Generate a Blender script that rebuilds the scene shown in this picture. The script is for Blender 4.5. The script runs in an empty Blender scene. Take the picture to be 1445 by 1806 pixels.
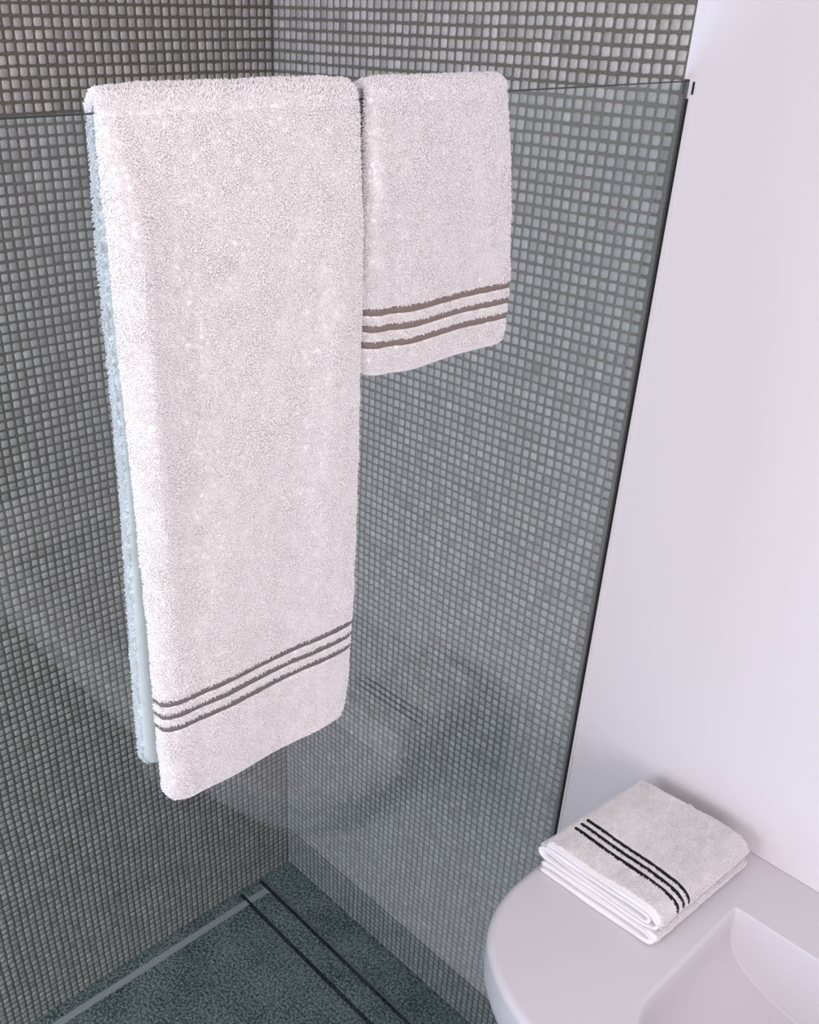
import bpy, math
import numpy as np
from mathutils import Matrix, Vector

# ------------------------------------------------------------------ units
P = 0.015            # one mosaic pitch = 15 mm; layout below is in pitches
G = 51.633           # outer face of the shower screen (x)
H = 124.80           # top edge of the screen (z)
rng = np.random.default_rng(7)
scn = bpy.context.scene
COL = scn.collection

# ------------------------------------------------------------------ camera
yaw, pit, rol, F = 2.4006, -0.5475, 0.0197, 1714.7
fwd = Vector((math.cos(pit)*math.cos(yaw), math.cos(pit)*math.sin(yaw), math.sin(pit)))
rt = Vector((math.sin(yaw), -math.cos(yaw), 0)); up = rt.cross(fwd)
c_, s_ = math.cos(rol), math.sin(rol)
R_, U_ = c_*rt + s_*up, -s_*rt + c_*up
cam_d = bpy.data.cameras.new('camera'); cam = bpy.data.objects.new('camera', cam_d); COL.objects.link(cam)
cam.matrix_world = Matrix(((R_[0], U_[0], -fwd[0], 96.736*P), (R_[1], U_[1], -fwd[1], -76.335*P),
                           (R_[2], U_[2], -fwd[2], 129.215*P), (0, 0, 0, 1)))
cam_d.sensor_fit = 'HORIZONTAL'; cam_d.sensor_width = 36; cam_d.lens = F/1445*36
cam_d.shift_x = 115.27/1445; cam_d.shift_y = 154.96/1445
cam_d.clip_start = 0.01
scn.camera = cam

# ------------------------------------------------------------------ light and exposure
scn.view_settings.view_transform = 'Standard'
scn.view_settings.look = 'None'
scn.view_settings.gamma = 1
scn.view_settings.use_curve_mapping = False
scn.view_settings.exposure = 0.05
w = bpy.data.worlds.new('world'); scn.world = w; w.use_nodes = True
w.node_tree.nodes['Background'].inputs[0].default_value = (0.55, 0.68, 1.0, 1)
w.node_tree.nodes['Background'].inputs[1].default_value = 0.6

def area(name, loc, size, rot, power, col, spread=math.pi):
    d = bpy.data.lights.new(name, 'AREA'); d.shape = 'RECTANGLE'
    d.size, d.size_y = size[0]*P, size[1]*P; d.energy = power; d.color = col; d.spread = spread
    o = bpy.data.objects.new(name, d); COL.objects.link(o)
    o.location = [v*P for v in loc]; o.rotation_euler = rot
    return o
# daylight through the window in the wall behind the camera, two added fill lights and the ceiling light
area('window_daylight', (66, -167.5, 126), (56, 46), (math.radians(90), 0, 0), 16, (0.95, 0.93, 1.0))
area('shower_fill_light', (22, -167.5, 72), (28, 88), (math.radians(90), 0, 0), 22, (0.53, 0.73, 1.0))  # added bluish fill for the lower shower walls and floor, no known window
area('side_fill_light', (187.5, -118, 104), (84, 84), (math.radians(90), 0, math.radians(90)), 24, (1.0, 0.93, 0.955))  # added fill for the towel fronts, kept outside the glass reflection
area('ceiling_lamp_light', (110, -75, 163), (60, 60), (0, 0, 0), 6.5, (1.0, 0.80, 0.66))

# ------------------------------------------------------------------ helpers
def new_mat(name, col, rough=0.5, spec=0.5, coat=0.0, sheen=0.0):
    m = bpy.data.materials.new(name); m.use_nodes = True
    b = m.node_tree.nodes['Principled BSDF']
    b.inputs['Base Color'].default_value = (*col, 1); b.inputs['Roughness'].default_value = rough
    b.inputs['Specular IOR Level'].default_value = spec
    b.inputs['Coat Weight'].default_value = coat; b.inputs['Sheen Weight'].default_value = sheen
    return m, m.node_tree, b

def node(nt, typ, **kw):
    n = nt.nodes.new(typ)
    for k, v in kw.items():
        if k.startswith('_'): setattr(n, k[1:], v)
        else: n.inputs[k.replace('__', ' ')].default_value = v
    return n

def mesh_obj(name, verts, faces, mat, parent=None, smooth=True, scale=P, attr=None, mats=None, midx=None):
    """verts (n,3) in pitches; faces: list of index arrays, each (m,k)"""
    me = bpy.data.meshes.new(name)
    verts = np.ascontiguousarray(verts, dtype=np.float32)*scale
    if not isinstance(faces, list) or (len(faces) and not isinstance(faces[0], np.ndarray)):
        me.from_pydata([tuple(v) for v in verts.tolist()], [], [tuple(f) for f in faces])
    else:
        faces = [np.asarray(f, dtype=np.int32) for f in faces if len(f)]
        me.vertices.add(len(verts)); me.vertices.foreach_set('co', verts.ravel())
        loops = np.concatenate([f.ravel() for f in faces])
        tot = np.concatenate([np.full(len(f), f.shape[1], np.int32) for f in faces])
        st = np.concatenate([[0], np.cumsum(tot)[:-1]]).astype(np.int32)
        me.loops.add(len(loops)); me.loops.foreach_set('vertex_index', loops)
        me.polygons.add(len(tot)); me.polygons.foreach_set('loop_start', st); me.polygons.foreach_set('loop_total', tot)
        me.update(calc_edges=True)
    if smooth: me.polygons.foreach_set('use_smooth', np.ones(len(me.polygons), bool))
    if attr is not None:
        a = me.attributes.new(attr[0], 'FLOAT', 'POINT'); a.data.foreach_set('value', np.asarray(attr[1], np.float32))
    for m in (mats or [mat]): me.materials.append(m)
    if midx is not None: me.polygons.foreach_set('material_index', np.asarray(midx, np.int32))
    me.validate(); me.update()
    o = bpy.data.objects.new(name, me); COL.objects.link(o)
    if parent: o.parent = parent
    return o

def box_vf(x0, x1, y0, y1, z0, z1):
    v = np.array([(x, y, z) for x in (x0, x1) for y in (y0, y1) for z in (z0, z1)], float)
    f = [(0, 1, 3, 2), (4, 6, 7, 5), (0, 4, 5, 1), (2, 3, 7, 6), (0, 2, 6, 4), (1, 5, 7, 3)]
    return v, f
def box(name, dims, mat, parent=None, bevel=0):
    v, f = box_vf(*dims); o = mesh_obj(name, v, f, mat, parent, smooth=False)
    if bevel:
        b = o.modifiers.new('bevel', 'BEVEL'); b.width = bevel*P; b.segments = 3; b.limit_method = 'ANGLE'
    return o
def structure(o, label=None):
    o['kind'] = 'structure'
    if label: o['label'] = label
    return o
def tag(o, label, cat, group=None):
    o['label'] = label; o['category'] = cat
    if group: o['group'] = group
    return o
def empty(name, loc):
    o = bpy.data.objects.new(name, None); COL.objects.link(o); o.location = [v*P for v in loc]
    o.empty_display_size = 0.05
    return o
def adopt(root, *kids):
    for k in kids:
        k.parent = root; k.matrix_parent_inverse = Matrix.Translation(-Vector(root.location))
def smoothstep(a, b, x):
    t = np.clip((x-a)/(b-a), 0, 1); return t*t*(3-2*t)
class Noise2:
    def __init__(self, n=64, seed=0):
        self.g = np.random.default_rng(seed).uniform(-1, 1, (n, n)); self.n = n
    def __call__(self, x, y):
        x0 = np.floor(x).astype(int); y0 = np.floor(y).astype(int); fx = x-x0; fy = y-y0
        fx = fx*fx*(3-2*fx); fy = fy*fy*(3-2*fy); g, n = self.g, self.n
        a = g[x0 % n, y0 % n]; b = g[(x0+1) % n, y0 % n]; c = g[x0 % n, (y0+1) % n]; d = g[(x0+1) % n, (y0+1) % n]
        return (a*(1-fx)+b*fx)*(1-fy)+(c*(1-fx)+d*fx)*fy

# ------------------------------------------------------------------ materials
# painted wall
M_wall, nt, b = new_mat('white_plaster', (0.75, 0.715, 0.74), 0.55, 0.3)
n = node(nt, 'ShaderNodeTexNoise', Scale=160.0, Detail=3.0); bp = node(nt, 'ShaderNodeBump', Strength=0.04, Distance=0.002)
nt.links.new(n.outputs['Fac'], bp.inputs['Height']); nt.links.new(bp.outputs[0], b.inputs['Normal'])
M_ceil, nt, b = new_mat('ceiling_paint', (0.78, 0.76, 0.76), 0.8, 0.2)
M_room, nt, b = new_mat('taupe_paint', (0.52, 0.49, 0.47), 0.7, 0.2)
# mosaic: tiles carry a per-tile value, grout is a second material
M_tile, nt, b = new_mat('mosaic_tile', (0.4, 0.38, 0.38), 0.42, 0.45)
at = node(nt, 'ShaderNodeAttribute', _attribute_name='tone')
rp = node(nt, 'ShaderNodeValToRGB')
rp.color_ramp.elements[0].color = (0.255, 0.235, 0.215, 1); rp.color_ramp.elements[1].color = (0.59, 0.55, 0.52, 1)
tc = node(nt, 'ShaderNodeTexCoord'); nn = node(nt, 'ShaderNodeTexNoise', Scale=260.0, Detail=4.0)
nt.links.new(tc.outputs['Object'], nn.inputs['Vector'])
mx = node(nt, 'ShaderNodeMath', _operation='MULTIPLY_ADD'); mx.inputs[1].default_value = 0.45; 
nt.links.new(nn.outputs['Fac'], mx.inputs[0]); nt.links.new(at.outputs['Fac'], mx.inputs[2])
m2 = node(nt, 'ShaderNodeMath', _operation='SUBTRACT'); m2.inputs[1].default_value = 0.22; nt.links.new(mx.outputs[0], m2.inputs[0])
nt.links.new(m2.outputs[0], rp.inputs[0]); nt.links.new(rp.outputs[0], b.inputs['Base Color'])
bp = node(nt, 'ShaderNodeBump', Strength=0.25, Distance=0.0008); nt.links.new(nn.outputs['Fac'], bp.inputs['Height']); nt.links.new(bp.outputs[0], b.inputs['Normal'])
M_grout, nt, b = new_mat('mosaic_grout', (0.13, 0.122, 0.108), 0.85, 0.2)
tc = node(nt, 'ShaderNodeTexCoord'); nn = node(nt, 'ShaderNodeTexNoise', Scale=300.0, Detail=3.0)
nt.links.new(tc.outputs['Object'], nn.inputs['Vector'])
rp = node(nt, 'ShaderNodeValToRGB'); rp.color_ramp.elements[0].position = 0.3; rp.color_ramp.elements[1].position = 0.7
rp.color_ramp.elements[0].color = (0.115, 0.102, 0.085, 1); rp.color_ramp.elements[1].color = (0.195, 0.176, 0.148, 1)
nt.links.new(nn.outputs['Fac'], rp.inputs[0]); nt.links.new(rp.outputs[0], b.inputs['Base Color'])
# stone floor
def stone(name, dark, mid, light):
    m, nt, b = new_mat(name, mid, 0.6, 0.35)
    tc = node(nt, 'ShaderNodeTexCoord')
    n1 = node(nt, 'ShaderNodeTexNoise', Scale=170.0, Detail=3.0, Roughness=0.7)
    n2 = node(nt, 'ShaderNodeTexVoronoi', Scale=210.0)
    n3 = node(nt, 'ShaderNodeTexNoise', Scale=9.0, Detail=2.0)
    for n_ in (n1, n2, n3): nt.links.new(tc.outputs['Object'], n_.inputs['Vector'])
    r1 = node(nt, 'ShaderNodeValToRGB')
    e = r1.color_ramp.elements; e[0].position = 0.43; e[0].color = (*dark, 1); e[1].position = 0.62; e[1].color = (*light, 1)
    k = e.new(0.5); k.color = (*mid, 1)
    a = node(nt, 'ShaderNodeMath', _operation='MULTIPLY_ADD'); a.inputs[1].default_value = 0.16
    nt.links.new(n3.outputs['Fac'], a.inputs[0]); 
    s = node(nt, 'ShaderNodeMath', _operation='SUBTRACT'); s.inputs[1].default_value = 0.08; nt.links.new(n1.outputs['Fac'], s.inputs[0])
    nt.links.new(s.outputs[0], a.inputs[2]); nt.links.new(a.outputs[0], r1.inputs[0])
    mixn = node(nt, 'ShaderNodeMix', _data_type='RGBA', _blend_type='MULTIPLY'); mixn.inputs[0].default_value = 0.5
    r2 = node(nt, 'ShaderNodeValToRGB'); r2.color_ramp.elements[0].color = (0.5, 0.55, 0.55, 1); r2.color_ramp.elements[1].position = 0.5
    nt.links.new(n2.outputs['Color'], r2.inputs[0])
    nt.links.new(r1.outputs[0], mixn.inputs[6]); nt.links.new(r2.outputs[0], mixn.inputs[7])
    nt.links.new(mixn.outputs[2], b.inputs['Base Color'])
    bp = node(nt, 'ShaderNodeBump', Strength=0.2, Distance=0.0008); nt.links.new(n1.outputs['Fac'], bp.inputs['Height']); nt.links.new(bp.outputs[0], b.inputs['Normal'])
    return m
M_floor = stone('speckled_stone', (0.012, 0.032, 0.030), (0.15, 0.18, 0.17), (0.36, 0.38, 0.36))
M_joint, *_ = new_mat('floor_joint', (0.23, 0.24, 0.235), 0.7, 0.2)
M_strip, *_ = new_mat('grey_strip', (0.42, 0.41, 0.395), 0.5, 0.4)
M_dark, *_ = new_mat('dark_slot', (0.003, 0.003, 0.003), 1.0, 0.0)
M_seal, *_ = new_mat('black_seal', (0.008, 0.008, 0.009), 0.45, 0.3)
M_steel, nt, b = new_mat('brushed_steel', (0.42, 0.41, 0.40), 0.35, 0.5); b.inputs['Metallic'].default_value = 0.8
M_alu, *_ = new_mat('white_profile', (0.74, 0.70, 0.72), 0.35, 0.5)
M_base, *_ = new_mat('dark_skirting', (0.07, 0.08, 0.085), 0.5, 0.4)
M_edge, *_ = new_mat('dark_green_glass_edge', (0.012, 0.03, 0.026), 0.25, 0.6)
M_solid, nt, b = new_mat('white_solid_surface', (0.645, 0.62, 0.655), 0.38, 0.45)
b.inputs['Subsurface Weight'].default_value = 0.0
# terry
M_terry, nt, b = new_mat('white_terry', (0.96, 0.935, 0.945), 0.95, 0.05)
M_hem, nt, b = new_mat('white_hem_fabric', (0.80, 0.775, 0.80), 0.9, 0.05)
def band_mat(name, col):
    m, nt, b = new_mat(name, col, 0.6, 0.25)
    tc = node(nt, 'ShaderNodeTexCoord'); wv = node(nt, 'ShaderNodeTexWave', Scale=230.0, Distortion=1.5)
    nt.links.new(tc.outputs['Object'], wv.inputs['Vector'])
    bp = node(nt, 'ShaderNodeBump', Strength=0.3, Distance=0.0006); nt.links.new(wv.outputs['Fac'], bp.inputs['Height']); nt.links.new(bp.outputs[0], b.inputs['Normal'])
    return m
M_grey = band_mat('grey_band_thread', (0.155, 0.142, 0.142))
M_taupe = band_mat('taupe_band_thread', (0.22, 0.175, 0.158))
M_black = band_mat('black_band_thread', (0.006, 0.006, 0.007))
# clear glass with a green tint, reflection by Fresnel
M_glass = bpy.data.materials.new('clear_glass'); M_glass.use_nodes = True; nt = M_glass.node_tree; nt.nodes.clear()
out = node(nt, 'ShaderNodeOutputMaterial'); mixs = node(nt, 'ShaderNodeMixShader')
tr = node(nt, 'ShaderNodeBsdfTransparent', Color=(0.868, 0.902, 0.898, 1)); gl = node(nt, 'ShaderNodeBsdfGlossy', Roughness=0.0, Color=(1, 1, 1, 1))
geo = node(nt, 'ShaderNodeNewGeometry')
iorm = node(nt, 'ShaderNodeMapRange'); iorm.inputs['To Min'].default_value = 1.52; iorm.inputs['To Max'].default_value = 1/1.52
nt.links.new(geo.outputs['Backfacing'], iorm.inputs['Value'])
fr = node(nt, 'ShaderNodeFresnel'); nt.links.new(iorm.outputs['Result'], fr.inputs['IOR'])
nt.links.new(fr.outputs[0], mixs.inputs[0]); nt.links.new(tr.outputs[0], mixs.inputs[1]); nt.links.new(gl.outputs[0], mixs.inputs[2])
nt.links.new(mixs.outputs[0], out.inputs[0])

# ------------------------------------------------------------------ room shell
XE, YS, ZC = 190.0, -170.0, 165.0
def mosaic(name, axis, length, fine_to, off_u, off_z, extra=0.0):
    """one wall: grout sheet + pillowed tiles. axis 'x': plane y=0 running +x; axis 'y': plane x=0 running -y"""
    verts = []; faces4 = []; faces3 = []; tone = []; base = 0
    nz = int(ZC)
    U, Z = np.meshgrid(np.arange(0, int(length)+1), np.arange(0, nz+1), indexing='ij')
    U = U.ravel().astype(float); Z = Z.ravel().astype(float)
    nu_ = Noise2(64, 3 if axis == 'x' else 4); nw = Noise2(64, 9 if axis == 'x' else 12)
    cu = U+off_u+0.10*nu_(U*0.13, Z*0.13)+rng.normal(0, .018, U.size)
    cz = Z+off_z+0.07*nw(U*0.11, Z*0.17)+rng.normal(0, .018, U.size)
    keep = (cu > .30) & (cu < length-.25) & (cz > .35) & (cz < ZC-.3)
    U, Z, cu, cz = U[keep], Z[keep], cu[keep], cz[keep]
    hw = 0.385+rng.normal(0, .013, U.size); hh = 0.385+rng.normal(0, .013, U.size)
    small = rng.random(U.size) < .02; hw[small] *= .88
    hw = np.minimum(hw, cu-0.02); rot = rng.normal(0, .035, U.size)
    rest = length-cu-.02; hw = np.minimum(hw, rest)
    ht = 0.10+rng.normal(0, .012, U.size); tn = np.clip(rng.normal(.5, .13, U.size)+.10*nu_(U*.6+9, Z*.6), 0, 1)
    lean = rng.normal(0, .012, (U.size, 2))
    for fine in (True, False):
        s = (cu < fine_to) if fine else (cu >= fine_to)
        if not s.any(): continue
        k = 12 if fine else 8
        a = (np.arange(k)+.5)/k*2*np.pi
        q = 0.42
        ox = np.sign(np.cos(a))*np.abs(np.cos(a))**q; oy = np.sign(np.sin(a))*np.abs(np.sin(a))**q
        n = s.sum(); cr, sr = np.cos(rot[s])[:, None], np.sin(rot[s])[:, None]
        wob = 1+rng.normal(0, .022, (n, k))
        rings = []
        for sc, hz in ((1.0, -0.02), (0.97, 0.6), (0.80, 1.0)):
            lx = hw[s][:, None]*ox*sc*wob; ly = hh[s][:, None]*oy*sc*wob
            x = cu[s][:, None]+lx*cr-ly*sr; y = cz[s][:, None]+lx*sr+ly*cr
            z = ht[s][:, None]*hz+(lx*lean[s][:, :1]+ly*lean[s][:, 1:])*(hz > 0)
            rings.append(np.stack([x, y, z], -1))
        cen = np.stack([cu[s], cz[s], ht[s]*1.18], -1)[:, None, :]
        allv = np.concatenate(rings+[cen], 1); nv = allv.shape[1]
        verts.append(allv.reshape(-1, 3)); tone.append(np.repeat(tn[s], nv))
        off = base+np.arange(n)[:, None]*nv; i = np.arange(k); j = (i+1) % k
        for r in (0, 1):
            f = np.stack([r*k+i, r*k+j, (r+1)*k+j, (r+1)*k+i], -1)
            faces4.append((off[:, None, :]+f[None]).reshape(-1, 4))
        f = np.stack([2*k+i, 2*k+j, np.full(k, 3*k)], -1)
        faces3.append((off[:, None, :]+f[None]).reshape(-1, 3))
        base += n*nv
    # grout sheet
    gv = np.array([(0, 0, 0), (length+extra, 0, 0), (length+extra, ZC, 0), (0, ZC, 0)], float)
    verts.append(gv); tone.append(np.zeros(4)); faces4.append(np.array([[base, base+1, base+2, base+3]]))
    V = np.concatenate(verts); F4 = np.concatenate(faces4); F3 = np.concatenate(faces3)
    if axis == 'x': W = np.stack([V[:, 0], -V[:, 2], V[:, 1]], -1)
    else:
        W = np.stack([V[:, 2], -V[:, 0], V[:, 1]], -1)
        
    midx = np.zeros(len(F4)+len(F3), int); midx[len(F4)-1] = 1
    o = mesh_obj(name, W, [F4, F3], M_tile, attr=('tone', np.concatenate(tone)), mats=[M_tile, M_grout], midx=midx)
    return o
structure(mosaic('wall_left', 'y', -YS, 72, .61, .5), 'left shower wall of small grey mosaic tiles')
structure(mosaic('wall_back', 'x', 51.1, 60, .51, .5, .5), 'back shower wall of small grey mosaic tiles')
box_o = lambda n, d, m: structure(box(n, d, m))
va, fa = box_vf(51.61, XE, -0.16, 6, 0, H+.12); vb_, fb_ = box_vf(51.12, XE, -0.16, 6, H+.12, ZC)
wn = structure(mesh_obj('wall_right', np.concatenate([va, vb_]), fa+[tuple(i+8 for i in q) for q in fb_], M_wall, smooth=False))

box_o('ceiling', (-6, XE+6, YS-6, 6, ZC, ZC+4), M_ceil)
# wall with the window behind the camera
wins = ((8, 36, 28, 116), (38, 94, 103, 149))  # first opening is an unseen window added to go with the shower fill
def multi(name, boxes, mat):
    vs, fs = [], []
    for d in boxes:
        v, f = box_vf(*d); o_ = sum(len(q) for q in vs); vs.append(v); fs += [tuple(i+o_ for i in q) for q in f]
    return structure(mesh_obj(name, np.concatenate(vs), fs, mat, smooth=False))
multi('wall_front', [(-6, 8, YS-6, YS, 0, ZC), (36, 38, YS-6, YS, 0, ZC), (94, XE+6, YS-6, YS, 0, ZC),
      (8, 36, YS-6, YS, 0, 28), (8, 36, YS-6, YS, 116, ZC), (38, 94, YS-6, YS, 0, 103), (38, 94, YS-6, YS, 149, ZC)], M_ceil)
multi('wall_side', [(XE, XE+6, YS, -160, 0, ZC), (XE, XE+6, -76, 6, 0, ZC), (XE, XE+6, -160, -76, 0, 62), (XE, XE+6, -160, -76, 146, ZC)], M_room)
multi('window_3', [(XE+2.5, XE+4, -160, -76, 62, 64.5), (XE+2.5, XE+4, -160, -76, 143.5, 146), (XE+2.5, XE+4, -160, -157.5, 64.5, 143.5), (XE+2.5, XE+4, -78.5, -76, 64.5, 143.5)], M_alu)  # unseen frame, made up to go with the side fill light
for k_, (a0, a1, b0, b1) in enumerate(wins, 1):
    multi('window_%d' % k_, [(a0, a1, YS-4, YS-2.5, b0, b0+2.5), (a0, a1, YS-4, YS-2.5, b1-2.5, b1), (a0, a0+2.5, YS-4, YS-2.5, b0+2.5, b1-2.5),
          (a1-2.5, a1, YS-4, YS-2.5, b0+2.5, b1-2.5)], M_alu)
box_o('floor', (-6, XE+6, YS-6, 6, -4, 0), M_floor)
box_o('baseboard_right', (G+1.2, XE, -0.62, -0.16, 0, 8.6), M_base)

# floor inlays and joints (thin strips let into the stone)
def joint(name, quad, z, mat):
    v = np.array([(x, y, zz) for zz in (-.3, z) for x, y in quad], float)
    f = [(4, 5, 6, 7), (3, 2, 1, 0)]+[(i, (i+1) % 4, 4+(i+1) % 4, 4+i) for i in range(4)]
    return mesh_obj(name, v, f, mat, smooth=False)
structure(joint('trim_1', [(1.75, -170), (3.05, -170), (3.35, -11.15), (2.2, -11.15)], .03, M_strip), 'pale grey strip let into the floor along the left wall')
structure(joint('trim_2', [(3.2, -13.68), (50, -13.2), (50, -13.32), (3.2, -13.8)], .015, M_joint))
structure(joint('trim_3', [(8, -20.0), (50, -19.6), (50, -19.68), (8, -20.08)], .015, M_joint))
structure(joint('trim_4', [(27.35, -6.1), (27.5, -6.1), (27.5, -.1), (27.35, -.1)], .015, M_joint))
structure(joint('trim_5', [(33.55, -6.1), (33.7, -6.1), (33.7, -.1), (33.55, -.1)], .015, M_joint))

# ------------------------------------------------------------------ linear shower drain
dr = empty('shower_drain', (26, -8.8, 0)); tag(dr, 'long tiled linear drain set into the dark stone shower floor between two black slots', 'drain')
ch = joint('channel', [(.75, -11.35), (50.5, -11.75), (50.5, -6.75), (.45, -6.28)], .02, M_dark)
cv = joint('cover_tile', [(.78, -10.66), (50.4, -11.03), (50.4, -7.38), (.55, -6.93)], .05, M_floor)
cs = joint('cover_strip', [(2.2, -10.67), (3.4, -10.68), (3.5, -6.96), (2.3, -6.95)], .065, M_strip)
cs['label'] = 'pale grey strip crossing the tiled cover'
ed = joint('steel_edge', [(.45, -6.29), (50.5, -6.76), (50.5, -6.55), (.45, -6.12)], .06, M_steel)
ed['label'] = 'thin steel edge'
adopt(dr, ch, cv, cs, ed)

# ------------------------------------------------------------------ shower screen
sc = empty('shower_screen', (G-.27, -40, 0)); tag(sc, 'frameless clear glass shower screen with two towels hung over its top edge', 'shower screen')
gp = box('glass_pane', (G-.53, G, -98, -.17, 0.02, H), M_glass, bevel=0)
ge = box('polished_edge', (G-.534, G+.004, -98, -.165, H-.045, H+.02), M_edge); ge['label'] = 'dark green polished top edge of the glass'
pr = box('wall_profile', (G+.19, G+.52, -.27, -.165, 8.7, 123.9), M_alu, bevel=.03); pr['label'] = 'white profile strip on the wall'
sl = box('seal', (G+.015, G+.185, -.34, -.165, 8.7, 123.6), M_seal); sl['label'] = 'black seal line'
cl = box('top_clip', (G+.34, G+.47, -.26, -.165, 123.92, H-.02), M_seal); cl['label'] = 'small dark end piece at the top'
adopt(sc, gp, ge, pr, sl, cl)

# ------------------------------------------------------------------ terry pile
clump = Noise2(128, 21); clump2 = Noise2(128, 22); clump3 = Noise2(128, 23)
def tufts(Pp, N, T, uv, L=.14, r=.025, seed=1, lay=.45):
    """little curved loops standing on a surface; returns verts, quads, tris"""
    g = np.random.default_rng(seed); n = len(Pp)
    B = np.cross(N, T); B /= np.linalg.norm(B, axis=1, keepdims=True)+1e-9
    cx = clump(uv[:, 0]*2.6, uv[:, 1]*1.1)+.6*clump3(uv[:, 0]*5.5, uv[:, 1]*3.0); cy = clump2(uv[:, 0]*2.6, uv[:, 1]*1.6)
    sc = (1+.28*clump3(uv[:, 0]*1.7, uv[:, 1]*.8)+g.normal(0, .16, n))[:, None]*L
    t1 = T*(lay+.45*cy[:, None]+g.normal(0, .35, (n, 1)))+B*(.45*cx[:, None]+g.normal(0, .35, (n, 1)))
    d0 = N*.9+t1*.45; d1 = N*.35+t1*1.1+B*g.normal(0, .35, (n, 1))
    d0 /= np.linalg.norm(d0, axis=1, keepdims=True); d1 /= np.linalg.norm(d1, axis=1, keepdims=True)
    p0 = Pp-N*.01; p1 = p0+d0*sc*.6; p2 = p1+d1*sc*.45; p3 = p2+(d1*.8-N*.25)*sc*.15
    rr = (r*(1+g.normal(0, .18, n)))[:, None]
    vs = []
    for p_, d_, k in ((p0, d0, 1.0), (p1, (d0+d1)/2, 1.1), (p2, d1, .85)):
        u = np.cross(d_, B+N*.1); u /= np.linalg.norm(u, axis=1, keepdims=True)+1e-9; v = np.cross(d_, u)
        for a in (0, 2.094, 4.189): vs.append(p_+(u*math.cos(a)+v*math.sin(a))*rr*k)
    vs.append(p3)
    V = np.stack(vs, 1).reshape(-1, 3); off = (np.arange(n)*10)[:, None, None]
    q = np.array([[a*3+i, a*3+(i+1) % 3, (a+1)*3+(i+1) % 3, (a+1)*3+i] for a in (0, 1) for i in range(3)])
    t = np.array([[6+i, 6+(i+1) % 3, 9] for i in range(3)])
    return V, (off+q[None]).reshape(-1, 4), (off+t[None]).reshape(-1, 3)

def grid_faces(nu, nv, closed_u=False):
    i = np.arange(nu if closed_u else nu-1); j = np.arange(nv-1)
    I, J = np.meshgrid(i, j, indexing='ij'); I2 = (I+1) % nu
    return np.stack([I*nv+J, I2*nv+J, I2*nv+J+1, I*nv+J+1], -1).reshape(-1, 4)

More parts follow.
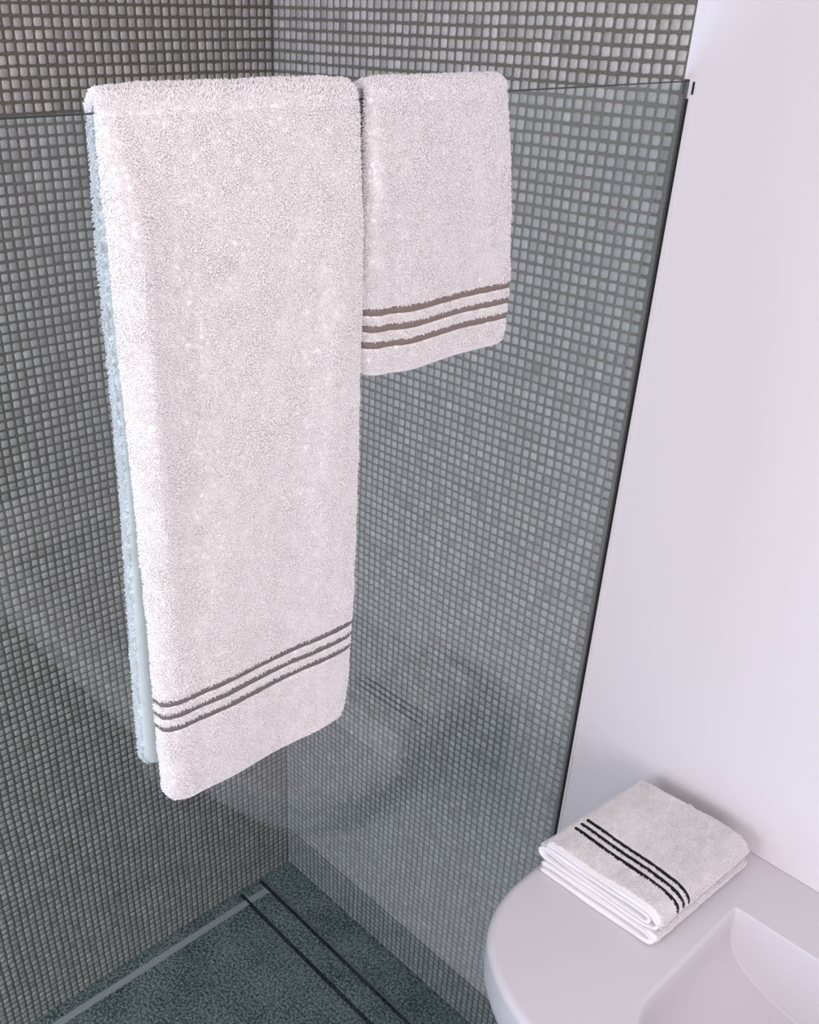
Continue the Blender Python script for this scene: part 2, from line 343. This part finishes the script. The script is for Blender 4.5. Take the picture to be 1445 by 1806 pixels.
class Drape:
    """a thick folded towel hung over the glass edge. a: angle round the section, s: 0 at front hem .. 1 at back hem"""
    def __init__(self, **k): self.__dict__.update(k)
    def surf(self, a, s, extra=0.0):
        a, s = np.broadcast_arrays(np.asarray(a, float), np.asarray(s, float))
        ca, sa = np.cos(a), np.sin(a); q = self.q
        X = np.sign(ca)*np.abs(ca)**q; O = .5*(1+np.sign(sa)*np.abs(sa)**q)
        ri = self.ri; arc = math.pi*ri
        Lf = H-self.zf; Lb = H-self.zb; tot = Lf+arc+Lb; d = s*tot      # distance from the front hem
        front = d < Lf; back = d > Lf+arc
        th = np.clip((d-Lf)/arc, 0, 1)*math.pi
        zlin = np.where(front, self.zf+d, np.where(back, H-(d-Lf-arc), H))
        end = np.minimum(d, tot-d)                                   # distance to the nearer hem
        k = np.clip((d-Lf)/arc, 0, 1)
        yl = self.yl_f(zlin)*(1-k)+self.yl_b(zlin)*k; yr = self.yr_f(zlin)*(1-k)+self.yr_b(zlin)*k
        rc = self.rc; e = np.clip(rc-end, 0, rc); ins = rc-np.sqrt(np.maximum(rc*rc-e*e, 0))
        ins = ins*.9
        yc = (yl+yr)/2; hw = (yr-yl)/2-ins
        y = yc+hw*X; u = (X+1)/2
        t = self.thick(u, np.where(k < .5, np.maximum(H-zlin, 0), 0), zlin)
        t = t*(1-k)+self.tb*k
        t = np.where((k > 0) & (k < 1), t*(1-np.sin(th))+self.tt*np.sin(th), t)
        ee = np.clip(1-end/.35, 0, 1); t = t*(1-.5*ee**2)
        off = t*O+extra*0
        gap = self.gap*np.sin(th)
        R = ri+gap+off
        x0 = G-.265
        # hem not level: shift z on the hanging parts
        zz = np.where(front, zlin+self.hem(y)*np.clip((H-zlin)/Lf, 0, 1), zlin)
        x = np.where(front, x0+R, np.where(back, x0-R, x0+R*np.cos(th)))
        z = np.where(front | back, zz, H+R*np.sin(th))
        x = x+np.where(front, self.sway(y, zlin)*np.clip((H-zlin)/6, 0, 1), 0)
        return np.stack([x, y, z], -1)
    def frame(self, a, s):
        e = 1e-3
        ea = 6e-4; at_, Lt_ = self.tab; U = np.interp(np.mod(a, 2*np.pi), at_, Lt_)
        au = lambda q: np.interp(np.mod(q, 1.0), Lt_, at_)
        p = self.surf(a, s); pa = self.surf(au(U+ea), s)-self.surf(au(U-ea), s); ps = self.surf(a, np.clip(s+e, 0, 1))-self.surf(a, np.clip(s-e, 0, 1))
        n = np.cross(pa, ps); ln = np.linalg.norm(n, axis=-1, keepdims=True); n = n/(ln+1e-12)
        t = ps/(np.linalg.norm(ps, axis=-1, keepdims=True)+1e-12)
        return p, n, t, ln[..., 0]/(2*ea*2*e)
    def arcmap(self):
        w_ = np.linspace(0, 1, 1500)**1.0; e = np.arccos(np.clip(w_**(1/self.q), 0, 1)); f = np.arcsin(np.clip(w_**(1/self.q), 0, 1))
        qd = np.unique(np.concatenate([e, f, np.linspace(0, np.pi/2, 400)])); qd = qd[np.concatenate([[True], np.diff(qd) > 1e-13])]
        a = np.unique(np.concatenate([qd, np.pi-qd, np.pi+qd, 2*np.pi-qd])); p = self.surf(a, np.full_like(a, .22)); L = np.concatenate([[0], np.cumsum(np.linalg.norm(np.diff(p, axis=0), axis=1))])
        return a, L/L[-1]
    def length(self): return (H-self.zf)+math.pi*self.ri+(H-self.zb)
    def build(self, name, mat, parent=None, density=1.0, seed=3, bands=(), bw=.36, bandmat=None, back_dens=.45):
        nu, nv = 112, 260
        a_t, L_t = self.tab = self.arcmap(); a = np.interp(np.arange(nu)/nu, L_t, a_t); s = np.linspace(0, 1, nv)
        A, S = np.meshgrid(a, s, indexing='ij'); V = self.surf(A, S)
        # check winding
        p, n, t, ar = self.frame(np.array([math.pi/2]), np.array([.2])); self.sgn = 1.0 if n[0, 0] > 0 else -1.0
        F4 = grid_faces(nu, nv, True)
        if self.sgn < 0: F4 = F4[:, ::-1]
        # caps
        Vc = V.reshape(-1, 3); c0 = V[:, 0].mean(0); c1 = V[:, -1].mean(0)
        Vb = np.concatenate([Vc, [c0, c1]]); nb = len(Vb)
        i = np.arange(nu); j = (i+1) % nu
        T3 = np.concatenate([np.stack([i*nv, j*nv, np.full(nu, nb-2)], -1), np.stack([j*nv+nv-1, i*nv+nv-1, np.full(nu, nb-1)], -1)])
        # pile by rejection on area
        g = np.random.default_rng(seed); M = int(1500000*density)
        uu = g.uniform(0, 1, M); aa = np.interp(uu, L_t, a_t); ss = g.uniform(0, 1, M)
        p, n, t, ar = self.frame(aa, ss); n = n*self.sgn
        tot = self.length(); d = ss*tot
        dens_target = 110.0*density                       # tufts per square pitch before thinning
        wgt = ar/M
        prob = wgt*230.0
        kb = d > (H-self.zf)+math.pi*self.ri; prob = np.where(kb, prob*back_dens, prob)
        prob = np.where(np.sin(aa) < -.2, 0, prob)       # side lying against the glass
        hemd = np.minimum(d, tot-d); prob = np.where(hemd < .42, 0, prob)
        for bz in bands: prob = np.where(np.abs(d-bz) < bw/2+.015, 0, prob)
        kk = g.random(M) < prob
        pp, nn_, tt = p[kk], n[kk], -t[kk]
        tt = np.where((d[kk] > (H-self.zf))[:, None], -tt, tt)
        V2, Q2, T2 = tufts(pp, nn_, tt, np.stack([pp[:, 1], pp[:, 2]], -1), L=self.L, seed=seed+1)
        print(name, 'tufts', len(pp), 'max prob', prob.max())
        o = mesh_obj(name, np.concatenate([Vb, V2]), [F4, Q2+nb, T3, T2+nb], mat, parent)
        return o
    def strip(self, name, d0, d1, mat, lift, parent, a0=-.25, a1=math.pi+.25, nu=160, seed=0):
        tot = self.length(); g = np.random.default_rng(seed)
        c = np.linspace(-1, 1, 160)
        a_t, L_t = self.arcmap(); La = np.interp([0, math.pi], a_t, L_t); uu = np.linspace(-.012, La[1]+.012, nu); a = np.where(uu < 0, np.interp(uu+1, L_t, a_t)-2*np.pi, np.interp(uu, L_t, a_t)); m = 7
        w = np.linspace(0, 1, m); A, Wd = np.meshgrid(a, w, indexing='ij')
        jit = .02*Noise2(64, seed+5)(A*17, Wd*0+1.0)*np.where(Wd > .5, 1, -1)*(np.abs(Wd-.5) > .3)
        D = d0+(d1-d0)*Wd+jit
        p, n, t, ar = self.frame(A, D/tot); n = n*self.sgn
        V = p+n*(lift*np.sin(np.pi*(Wd*.86+.07))[..., None])
        V0 = p-n*.05
        nvv = nu*m
        F = grid_faces(nu, m)
        if self.sgn < 0: F = F[:, ::-1]
        return mesh_obj(name, V.reshape(-1, 3), [F], mat, parent)

def interp(xs, ys): return lambda z: np.interp(z, xs, ys)

rip = Noise2(64, 31); rip2 = Noise2(64, 32)
def bath_thick(u, d, z):
    fl = smoothstep(19, 33, d)
    roll = np.exp(-((u-.045)/(.055+.035*fl))**2); valley = np.exp(-((u-.19)/.075)**2)*(1-fl)
    grow = smoothstep(0, 7, d)
    low = smoothstep(5, 42, d)
    t = .85+.45*grow+((.95-.62*fl)*roll-.46*valley*smoothstep(2, 12, d)+.10*np.exp(-((u-.5)/.18)**2)+.30*np.exp(-((u-(.90-.004*d))/.085)**2)*smoothstep(3, 10, d)*(1-fl))*grow
    t = t+(.10*np.sin(u*7+.6)*grow*(1-low)+low*(.16*np.sin(u*9.5-.4)))
    t = t+.05*rip(u*7, z*.14)*grow-.08*np.exp(-((u-(.93-d*.012))/.05)**2)*grow*(d < 22)
    return t
bath = Drape(q=.36, ri=.30, zf=82.35, zb=84.9, rc=1.3, tb=1.25, tt=.72, gap=.05, L=.17,
    yl_f=interp([82, 90, 96, 115, 124, 126], [-51.85, -51.75, -51.65, -51.65, -51.5, -51.4]), yr_f=interp([82, 86, 93, 104, 118, 124, 126], [-36.2, -35.75, -35.35, -35.2, -35.3, -35.35, -35.6]),
    yl_b=interp([84, 94, 106, 119, 126], [-52.35, -52.0, -51.4, -51.2, -50.9]), yr_b=interp([84, 126], [-36.5, -35.5]),
    thick=bath_thick, hem=lambda y: .55*np.clip((-38-y)/14, 0, 1)**1.5, sway=lambda y, z: .10*(1+np.sin((y+36)*.45))*np.clip((H-z)/42, 0, 1))
dens = 1.0
bt = bath.build('bath_towel', M_terry, density=1.0, seed=3, bands=(8.55, 7.55, 6.55), bw=.46)
tag(bt, 'large white terry bath towel with three thin grey bands hanging over the glass screen', 'towel')
for i_, d_ in enumerate((8.55, 7.55, 6.55)):
    o = bath.strip('band', d_-.23, d_+.23, M_grey, .12, bt, seed=40+i_); o['label'] = 'thin grey woven band'
o = bath.strip('hem', .02, .44, M_hem, .07, bt, seed=50)

def hand_thick(u, d, z):
    grow = smoothstep(0, 5, d)
    return .62+.25*grow+(.28*np.exp(-((u-.05)/.06)**2)-.14*np.exp(-((u-.17)/.05)**2)+.12*np.sin(u*6+.8))*grow+.04*rip2(u*6, z*.2)*grow
hand = Drape(q=.36, ri=.32, zf=108.55, zb=110.5, rc=.8, tb=.7, tt=.50, gap=.16, L=.17,
    yl_f=interp([108, 112, 121, 126], [-34.8, -34.75, -34.6, -34.4]), yr_f=interp([108, 110, 113, 118, 123, 124.6, 126], [-21.0, -20.8, -20.75, -21.4, -22.2, -22.5, -22.8]),
    yl_b=interp([110, 126], [-34.0, -34.2]), yr_b=interp([110, 126], [-21.6, -22.6]),
    thick=hand_thick, hem=lambda y: .5*np.clip((-30-y)/5, 0, 1)**1.5-.05, sway=lambda y, z: .12*(1+np.sin((y+21)*.5))*np.clip((H-z)/16, 0, 1))
ht = hand.build('hand_towel', M_terry, density=.35, seed=13, bands=(4.25, 3.2, 2.15), bw=.44)
tag(ht, 'small white terry hand towel with three taupe bands hanging over the glass screen', 'towel')
for i_, d_ in enumerate((4.25, 3.2, 2.15)):
    o = hand.strip('band', d_-.22, d_+.22, M_taupe, .10, ht, seed=60+i_); o['label'] = 'taupe woven band'
o = hand.strip('hem', .02, .40, M_hem, .07, ht, seed=70)

# ------------------------------------------------------------------ wash basin
ZT = 59.3
half = [(60.3, 0.0), (60.3, -6), (60.3, -12), (60.3, -17), (60.35, -19.5), (60.5, -21.6), (60.95, -23.7), (61.9, -26), (63.6, -28.2), (66.4, -30.2), (69.4, -31.45), (73.5, -32.5), (79, -33.3), (88, -33.7), (105, -33.8)]
pts = np.array(half+[(210-x, y) for x, y in half[::-1][1:]], float)
def catmull(p, per=8):
    out = []
    q = np.vstack([2*p[0]-p[1], p, 2*p[-1]-p[-2]])
    for i in range(1, len(q)-2):
        for t in np.arange(per)/per:
            a, b_, c, d = q[i-1], q[i], q[i+1], q[i+2]
            out.append(.5*((2*b_)+(c-a)*t+(2*a-5*b_+4*c-d)*t*t+(3*b_-a-3*c+d)*t**3))
    out.append(p[-1]); return np.array(out)
ol = catmull(pts, 8)
ol[:, 1] = np.minimum(ol[:, 1]*1.0, 0)
ol[:, 1] = np.where(ol[:, 1] > -.25, -.25, ol[:, 1])
cen = np.array([105, -17.0])
# bowl patch grid
gx = np.unique(np.concatenate([np.linspace(75.0, 80, 36), np.linspace(80, 90, 36), np.linspace(90, 120, 31), np.linspace(120, 130, 36), np.linspace(130, 135, 36)]))
gy = np.unique(np.concatenate([np.linspace(-29.5, -24, 34), np.linspace(-24, -10, 36), np.linspace(-10, -8.4, 20), np.linspace(-8.4, -7.0, 34)]))
X, Y = np.meshgrid(gx, gy, indexing='ij')
def bowl(X, Y):
    hx = 29.3; cxx = 105.0
    r = 7.5; yf = -28.6
    dx = hx-np.abs(X-cxx)                     # distance from the left/right edge
    dy = Y-yf
    inx = np.clip(r-dx, 0, None); iny = np.clip(r-dy, 0, None)
    corner = (inx > 0) & (iny > 0)
    dist = np.where(corner, r-np.sqrt(inx**2+iny**2), np.minimum(dx, dy))
    dist = np.maximum(dist, 0)
    db = np.maximum(-7.55-Y, 0)
    soft = lambda t, k: 1-np.exp(-t/k)
    prof = .42*soft(np.maximum(dist-.0, 0), .45)*smoothstep(0, .5, dist)+.58*soft(dist, 3.6)
    pb = smoothstep(0, .75, db)**.8*.93+.07*soft(db, 3)
    return ZT-8.7*prof*pb
Zb = bowl(X, Y)
Vg = np.stack([X, Y, Zb], -1).reshape(-1, 3); nx, ny = len(gx), len(gy)
Fg = grid_faces(nx, ny)
# outer top ring
idx = [i*ny for i in range(nx)]+[(nx-1)*ny+j for j in range(1, ny)]+[i*ny+ny-1 for i in range(nx-2, -1, -1)]+[j for j in range(ny-2, 0, -1)]
idx = np.array(idx); B2 = Vg[idx][:, :2]
loop = np.vstack([ol, np.stack([np.linspace(149.7, 60.3, 60)[1:-1], np.full(58, -.25)], -1)])
def ray_hit(c, d, poly):
    best = None
    a = poly; b_ = np.roll(poly, -1, 0); e = b_-a
    den = d[0]*e[:, 1]-d[1]*e[:, 0]
    w_ = a-c
    with np.errstate(all='ignore'):
        t = (w_[:, 0]*e[:, 1]-w_[:, 1]*e[:, 0])/den; u = (w_[:, 0]*d[1]-w_[:, 1]*d[0])/den
    ok = (t > 0) & (u >= -1e-6) & (u <= 1+1e-6)
    return c+d*t[ok].min()
# walk the real outline evenly and tie each point to the nearest-by-angle patch border point instead
def resample_outer(n):
    # angles of the border points, pulled so that corners stay well sampled
    res = []
    for q in B2:
        d = q-cen; d = d/np.linalg.norm(d); res.append(ray_hit(cen, d, loop))
    return np.array(res)
OUT = resample_outer(len(idx)); m = len(idx)
nxt = np.roll(OUT, -1, 0); prv = np.roll(OUT, 1, 0)
tan = nxt-prv; tan /= np.linalg.norm(tan, axis=1, keepdims=True)+1e-9
nin = np.stack([-tan[:, 1], tan[:, 0]], -1)
if ((cen-OUT)*nin).sum() < 0: nin = -nin
isback = OUT[:, 1] > -.3; nin[isback] = (0, -1)
fade = smoothstep(.2, 5.0, -OUT[:, 1])
prof = [(1.5, ZT), (.85, ZT)]
R = .75
for th in np.linspace(0, np.pi/2, 9): prof.append((R*(1-math.sin(th)), ZT-R*(1-math.cos(th))))
prof += [(-.02, 57.5), (-.02, 56.2), (.05, 55.2), (.28, 54.3), (.75, 53.6), (1.5, 53.15), (3.0, 52.9), (7.0, 52.5), (10.5, 50.6), (12.5, 49.9)]
rings = []
for ins, z in prof:
    q = OUT+nin*(ins*fade)[:, None]; q[:, 1] = np.minimum(q[:, 1], -.25)
    rings.append(np.column_stack([q, np.full(m, z)]))
Vr = np.concatenate(rings); nb = len(Vg)
faces = [Fg]
i = np.arange(m); j = (i+1) % m
first = nb
faces.append(np.stack([idx[i], idx[j], first+j, first+i], -1))
for k in range(len(prof)-1):
    faces.append(np.stack([nb+k*m+i, nb+k*m+j, nb+(k+1)*m+j, nb+(k+1)*m+i], -1))
last = nb+(len(prof)-1)*m
V = np.concatenate([Vg, Vr, [(105, -17, 49.8)]]); 
tri = np.stack([last+i, last+j, np.full(m, len(V)-1)], -1)
F4 = np.concatenate(faces)
import bmesh
bs = mesh_obj('wash_basin', V, [F4, tri], M_solid)
bm = bmesh.new(); bm.from_mesh(bs.data); bmesh.ops.recalc_face_normals(bm, faces=bm.faces); bm.to_mesh(bs.data); bm.free()
tag(bs, 'white rounded wash basin slab fixed to the white wall beside the glass screen', 'wash basin')
# drain fitting in the bowl
def lathe(name, prof, c, mat, parent, n=40):
    a = np.arange(n)/n*2*np.pi; prof = np.array(prof)
    V = np.stack([c[0]+prof[:, 0][None]*np.cos(a)[:, None], c[1]+prof[:, 0][None]*np.sin(a)[:, None], np.repeat((c[2]+prof[:, 1])[None], n, 0)], -1)
    return mesh_obj(name, V.reshape(-1, 3), [grid_faces(n, len(prof), True)], mat, parent)
zd = float(bowl(np.array([105.0]), np.array([-16.0]))[0])
wd = lathe('waste', [(0, .28), (1.6, .26), (2.0, .2), (2.15, .06), (2.15, -.1)], (105, -16, zd), M_steel, bs); wd['label'] = 'round steel waste'

# ------------------------------------------------------------------ folded towels on the basin
def smooth_path(pts, per=10):
    return catmull(np.array(pts, float), per)
class Folded:
    def __init__(self, path, y0, y1, th, seed):
        self.c = smooth_path(path, 10); self.y0, self.y1, self.th = y0, y1, th
        d = np.gradient(self.c, axis=0); d /= np.linalg.norm(d, axis=1, keepdims=True); self.t = d
        self.n = np.stack([-d[:, 1], d[:, 0]], -1)
        self.L = np.concatenate([[0], np.cumsum(np.linalg.norm(np.diff(self.c, axis=0), axis=1))])
        self.nz = Noise2(64, seed)
    def warp(self, x, y, z):
        v = (y+17.5)/14.3
        x2 = x+(1-(x-61)/12.3)*1.0*v+((x-61)/12.3)*.55*v
        y2 = y+.02*(x-61)+.12*self.nz(z*3+x*.1, x*.3)
        top = smoothstep(60.5, 62.4, z)
        z2 = z+top*(.10*np.sin(x*.55+v*2)-.05+.10*(v-.3))
        return np.stack([x2, y2, z2], -1)
    def closed(self):
        """ring of section points round the sheet: side, arc position index"""
        h = self.th/2; c, n, t = self.c, self.n, self.t
        a = c+n*h; b_ = c-n*h
        k = np.linspace(0, np.pi, 7)[1:-1]
        e1 = np.array([c[-1]+n[-1]*h*math.cos(q)+t[-1]*h*math.sin(q) for q in k])
        e0 = np.array([c[0]-n[0]*h*math.cos(q)-t[0]*h*math.sin(q) for q in k])
        return np.vstack([a, e1, b_[::-1], e0])
    def build(self, name, mat, seed, bands=None, bandmat=None, pile=None, L=.165):
        ring = self.closed(); nr = len(ring); ys = np.concatenate([[self.y0], np.linspace(self.y0+.12, self.y1-.12, 40), [self.y1]])
        ctr = self.c
        Vv = []
        for kk, y in enumerate(ys):
            rr = ring
            Vv.append(self.warp(rr[:, 0], np.full(nr, y), rr[:, 1]))
        V = np.stack(Vv, 1)            # (nr, ny, 3)
        F = grid_faces(nr, len(ys), True)
        nr_, ny_ = V.shape[:2]
        # end caps: join the two sides of the sheet
        m = len(self.c); caps = []
        for col, rev in ((0, False), (ny_-1, True)):
            A = np.arange(m-1); a0 = A*ny_+col; a1 = (A+1)*ny_+col
            off = m+5; B_ = (off+m-1-A)*ny_+col; B1 = (off+m-1-(A+1))*ny_+col
            f = np.stack([a0, B_, B1, a1], -1); caps.append(f[:, ::-1] if rev else f)
            for st, cnt in ((m-1, 7), (m+5+m-1, 7)):
                ids = [((st+q) % nr_)*ny_+col for q in range(cnt)]
                for q in range(1, cnt-1): caps.append(np.array([[ids[0], ids[q], ids[q+1], ids[q+1]]]))
        tri = [c[:, :3] for c in caps if len(c) == 1 and c[0, 2] == c[0, 3]]; quad = [c for c in caps if not (len(c) == 1 and c[0, 2] == c[0, 3])]
        Vf = V.reshape(-1, 3)
        # pile on exposed places
        g = np.random.default_rng(seed); Mx = pile or 60000
        fi = g.uniform(0, nr_, Mx); fy = g.uniform(0, 1, Mx)
        i0 = np.floor(fi).astype(int) % nr_; i1 = (i0+1) % nr_; fr = fi-np.floor(fi)
        r0, r1 = ring[i0], ring[i1]; seg = np.linalg.norm(r1-r0, axis=1)
        xz = r0*(1-fr[:, None])+r1*fr[:, None]; y = self.y0+.15+(self.y1-self.y0-.15)*fy
        tg = (r1-r0)/(seg[:, None]+1e-9); nrm = np.stack([-tg[:, 1], tg[:, 0]], -1)
        # outward: compare with centre line orientation
        nrm = np.where((i0 < m)[:, None], nrm, nrm)
        Pp = self.warp(xz[:, 0], y, xz[:, 1])
        N = np.stack([nrm[:, 0], np.zeros(Mx), nrm[:, 1]], -1)*self.side
        # probability by segment length
        area_ = seg*nr_*(self.y1-self.y0)/Mx
        prob = area_*240
        zt = Pp[:, 2]; xx = Pp[:, 0]; v = (y+17.5)/14.3
        ex = self.exposed(xx, zt, N)
        prob = np.where(ex, prob, 0)
        prob = np.where(y < self.y0+.35, prob*.0, prob)
        if bands:
            for yc, sl in bands: prob = np.where((np.abs(Pp[:, 1]-(yc+sl*(xx-61.7))) < .225) & (N[:, 2]+N[:, 0] > .3), 0, prob)
        kk = g.random(Mx) < prob
        T = np.tile(np.array([[.5, -.8, 0]]), (kk.sum(), 1)); T[N[kk][:, 2] < .3] = (0, -.5, -.8)
        V2, Q2, T2 = tufts(Pp[kk], N[kk], T, Pp[kk][:, :2]*np.array([1, 1])+Pp[kk][:, 2:], L=L, seed=seed+1, lay=.1)
        V2[:, 2] = np.clip(V2[:, 2], *self.zlim)
        print(name, 'tufts', kk.sum(), prob.max())
        nb = len(Vf)
        o = mesh_obj(name, np.concatenate([Vf, V2]), [F, np.concatenate(quad), Q2+nb, np.concatenate(tri), T2+nb], mat)
        bm = bmesh.new(); bm.from_mesh(o.data); bm.free()
        return o
    def band(self, name, yc, sl, w, mat, parent, x_start, z_end, seed):
        """woven band lying on the outer side of the sheet from the left edge over the right fold"""
        m = len(self.c); h = self.th/2
        out = self.c+self.n*h*self.side
        sel = [k for k in range(m) if self.L[k] > x_start and self.L[k] < z_end]
        k0, k1 = sel[0], sel[-1]; s = np.linspace(self.L[k0], self.L[k1], 120)
        ox = np.interp(s, self.L, out[:, 0]); oz = np.interp(s, self.L, out[:, 1])
        nx_ = np.interp(s, self.L, self.n[:, 0]*self.side); nz_ = np.interp(s, self.L, self.n[:, 1]*self.side)
        nz1 = Noise2(64, seed); mm = 6; V = []
        for q in np.linspace(0, 1, mm):
            e = .03*nz1(s*4, np.full_like(s, 3.0+round(q)))
            # the warp shifts y a little; undo so bands keep their line
            y = yc+sl*(ox-61.7)+(q-.5)*w+e*(1 if q in (0, 1) else 0)-.02*(ox-61)-.12*self.nz(oz*3+ox*.1, ox*.3)
            lift = .10*math.sin(math.pi*(q*.8+.1))
            V.append(self.warp(ox+nx_*lift, y, oz+nz_*lift))
        V = np.stack(V, 1)
        return mesh_obj(name, V.reshape(-1, 3), [grid_faces(len(s), mm)], mat, parent)
    def rope(self, name, r, mat, parent):
        c = self.c; k = 8; a = np.arange(k)/k*2*np.pi
        V = []
        for q in a:
            h = self.th*.36
            x = c[:, 0]+self.n[:, 0]*h*math.cos(q)*1.5; z = c[:, 1]+self.n[:, 1]*h*math.cos(q)*1.5
            y = np.full(len(c), self.y0-.02-r*.9*math.sin(q))
            V.append(self.warp(x, y, z))
        V = np.stack(V, 0)             # (k, m, 3)
        F = grid_faces(k, len(c), True); Vf = V.reshape(-1, 3)
        return mesh_obj(name, Vf, [F], mat, parent)

# lower towel: two layers joined by a fold on the right
low = Folded([(61.35, 60.42), (63, 60.48), (67, 60.5), (71, 60.48), (72.4, 60.42), (73.0, 60.1), (72.5, 59.72), (71, 59.62), (67, 59.6), (63, 59.6), (61.3, 59.62)], -17.7, -3.0, .50, 5)
low.side = 1; low.zlim = (59.345, 60.78)
low.exposed = lambda x, z, N: (N[:, 0] > .35) | (N[:, 0] < -.35) | (x > 72.2)
lt = low.build('folded_towel', M_terry, 81, pile=160000)
tag(lt, 'plain lower white towel of the folded pair on the basin, under the black banded one', 'towel')
low.rope('hem', .12, M_hem, lt)
# upper towel: rolled-in folds, one loop showing on the left and one on the right
upr = Folded([(61.3, 62.62), (63, 62.75), (67, 62.8), (70, 62.78), (71.8, 62.70), (72.75, 62.35), (73.05, 61.8), (72.75, 61.3), (71.8, 61.02), (70, 60.98), (66, 60.98), (62.5, 60.98), (61.2, 61.02),
              (60.65, 61.28), (60.6, 61.6), (60.95, 61.88), (61.8, 61.84), (64, 61.6), (67, 61.45), (70, 61.40), (71.6, 61.42), (72.2, 61.66), (72.0, 62.05), (71.0, 62.22), (68.5, 62.2), (65, 62.3), (62.6, 62.28), (61.2, 62.2)], -17.5, -3.2, .34, 6)
upr.side = 1; upr.c[:, 1] += .06; upr.zlim = (60.82, 70)
upr.exposed = lambda x, z, N: ((N[:, 2] > .5) & (z > 62.6)) | (N[:, 0] > .3) | ((N[:, 0] < -.3) & (x < 62.5))
bl = ((-12.15, -.058), (-13.0, -.055), (-13.9, -.05))
ut = upr.build('folded_towel', M_terry, 91, bands=bl, pile=420000)
tag(ut, 'upper white folded towel with three black bands, stacked on the white basin', 'towel')
for i_, (yc, sl) in enumerate(bl):
    o = upr.band('band', yc, sl, .41, M_black, ut, .15, 13.2, 100+i_); o['label'] = 'black woven band'
upr.rope('hem', .12, M_hem, ut)
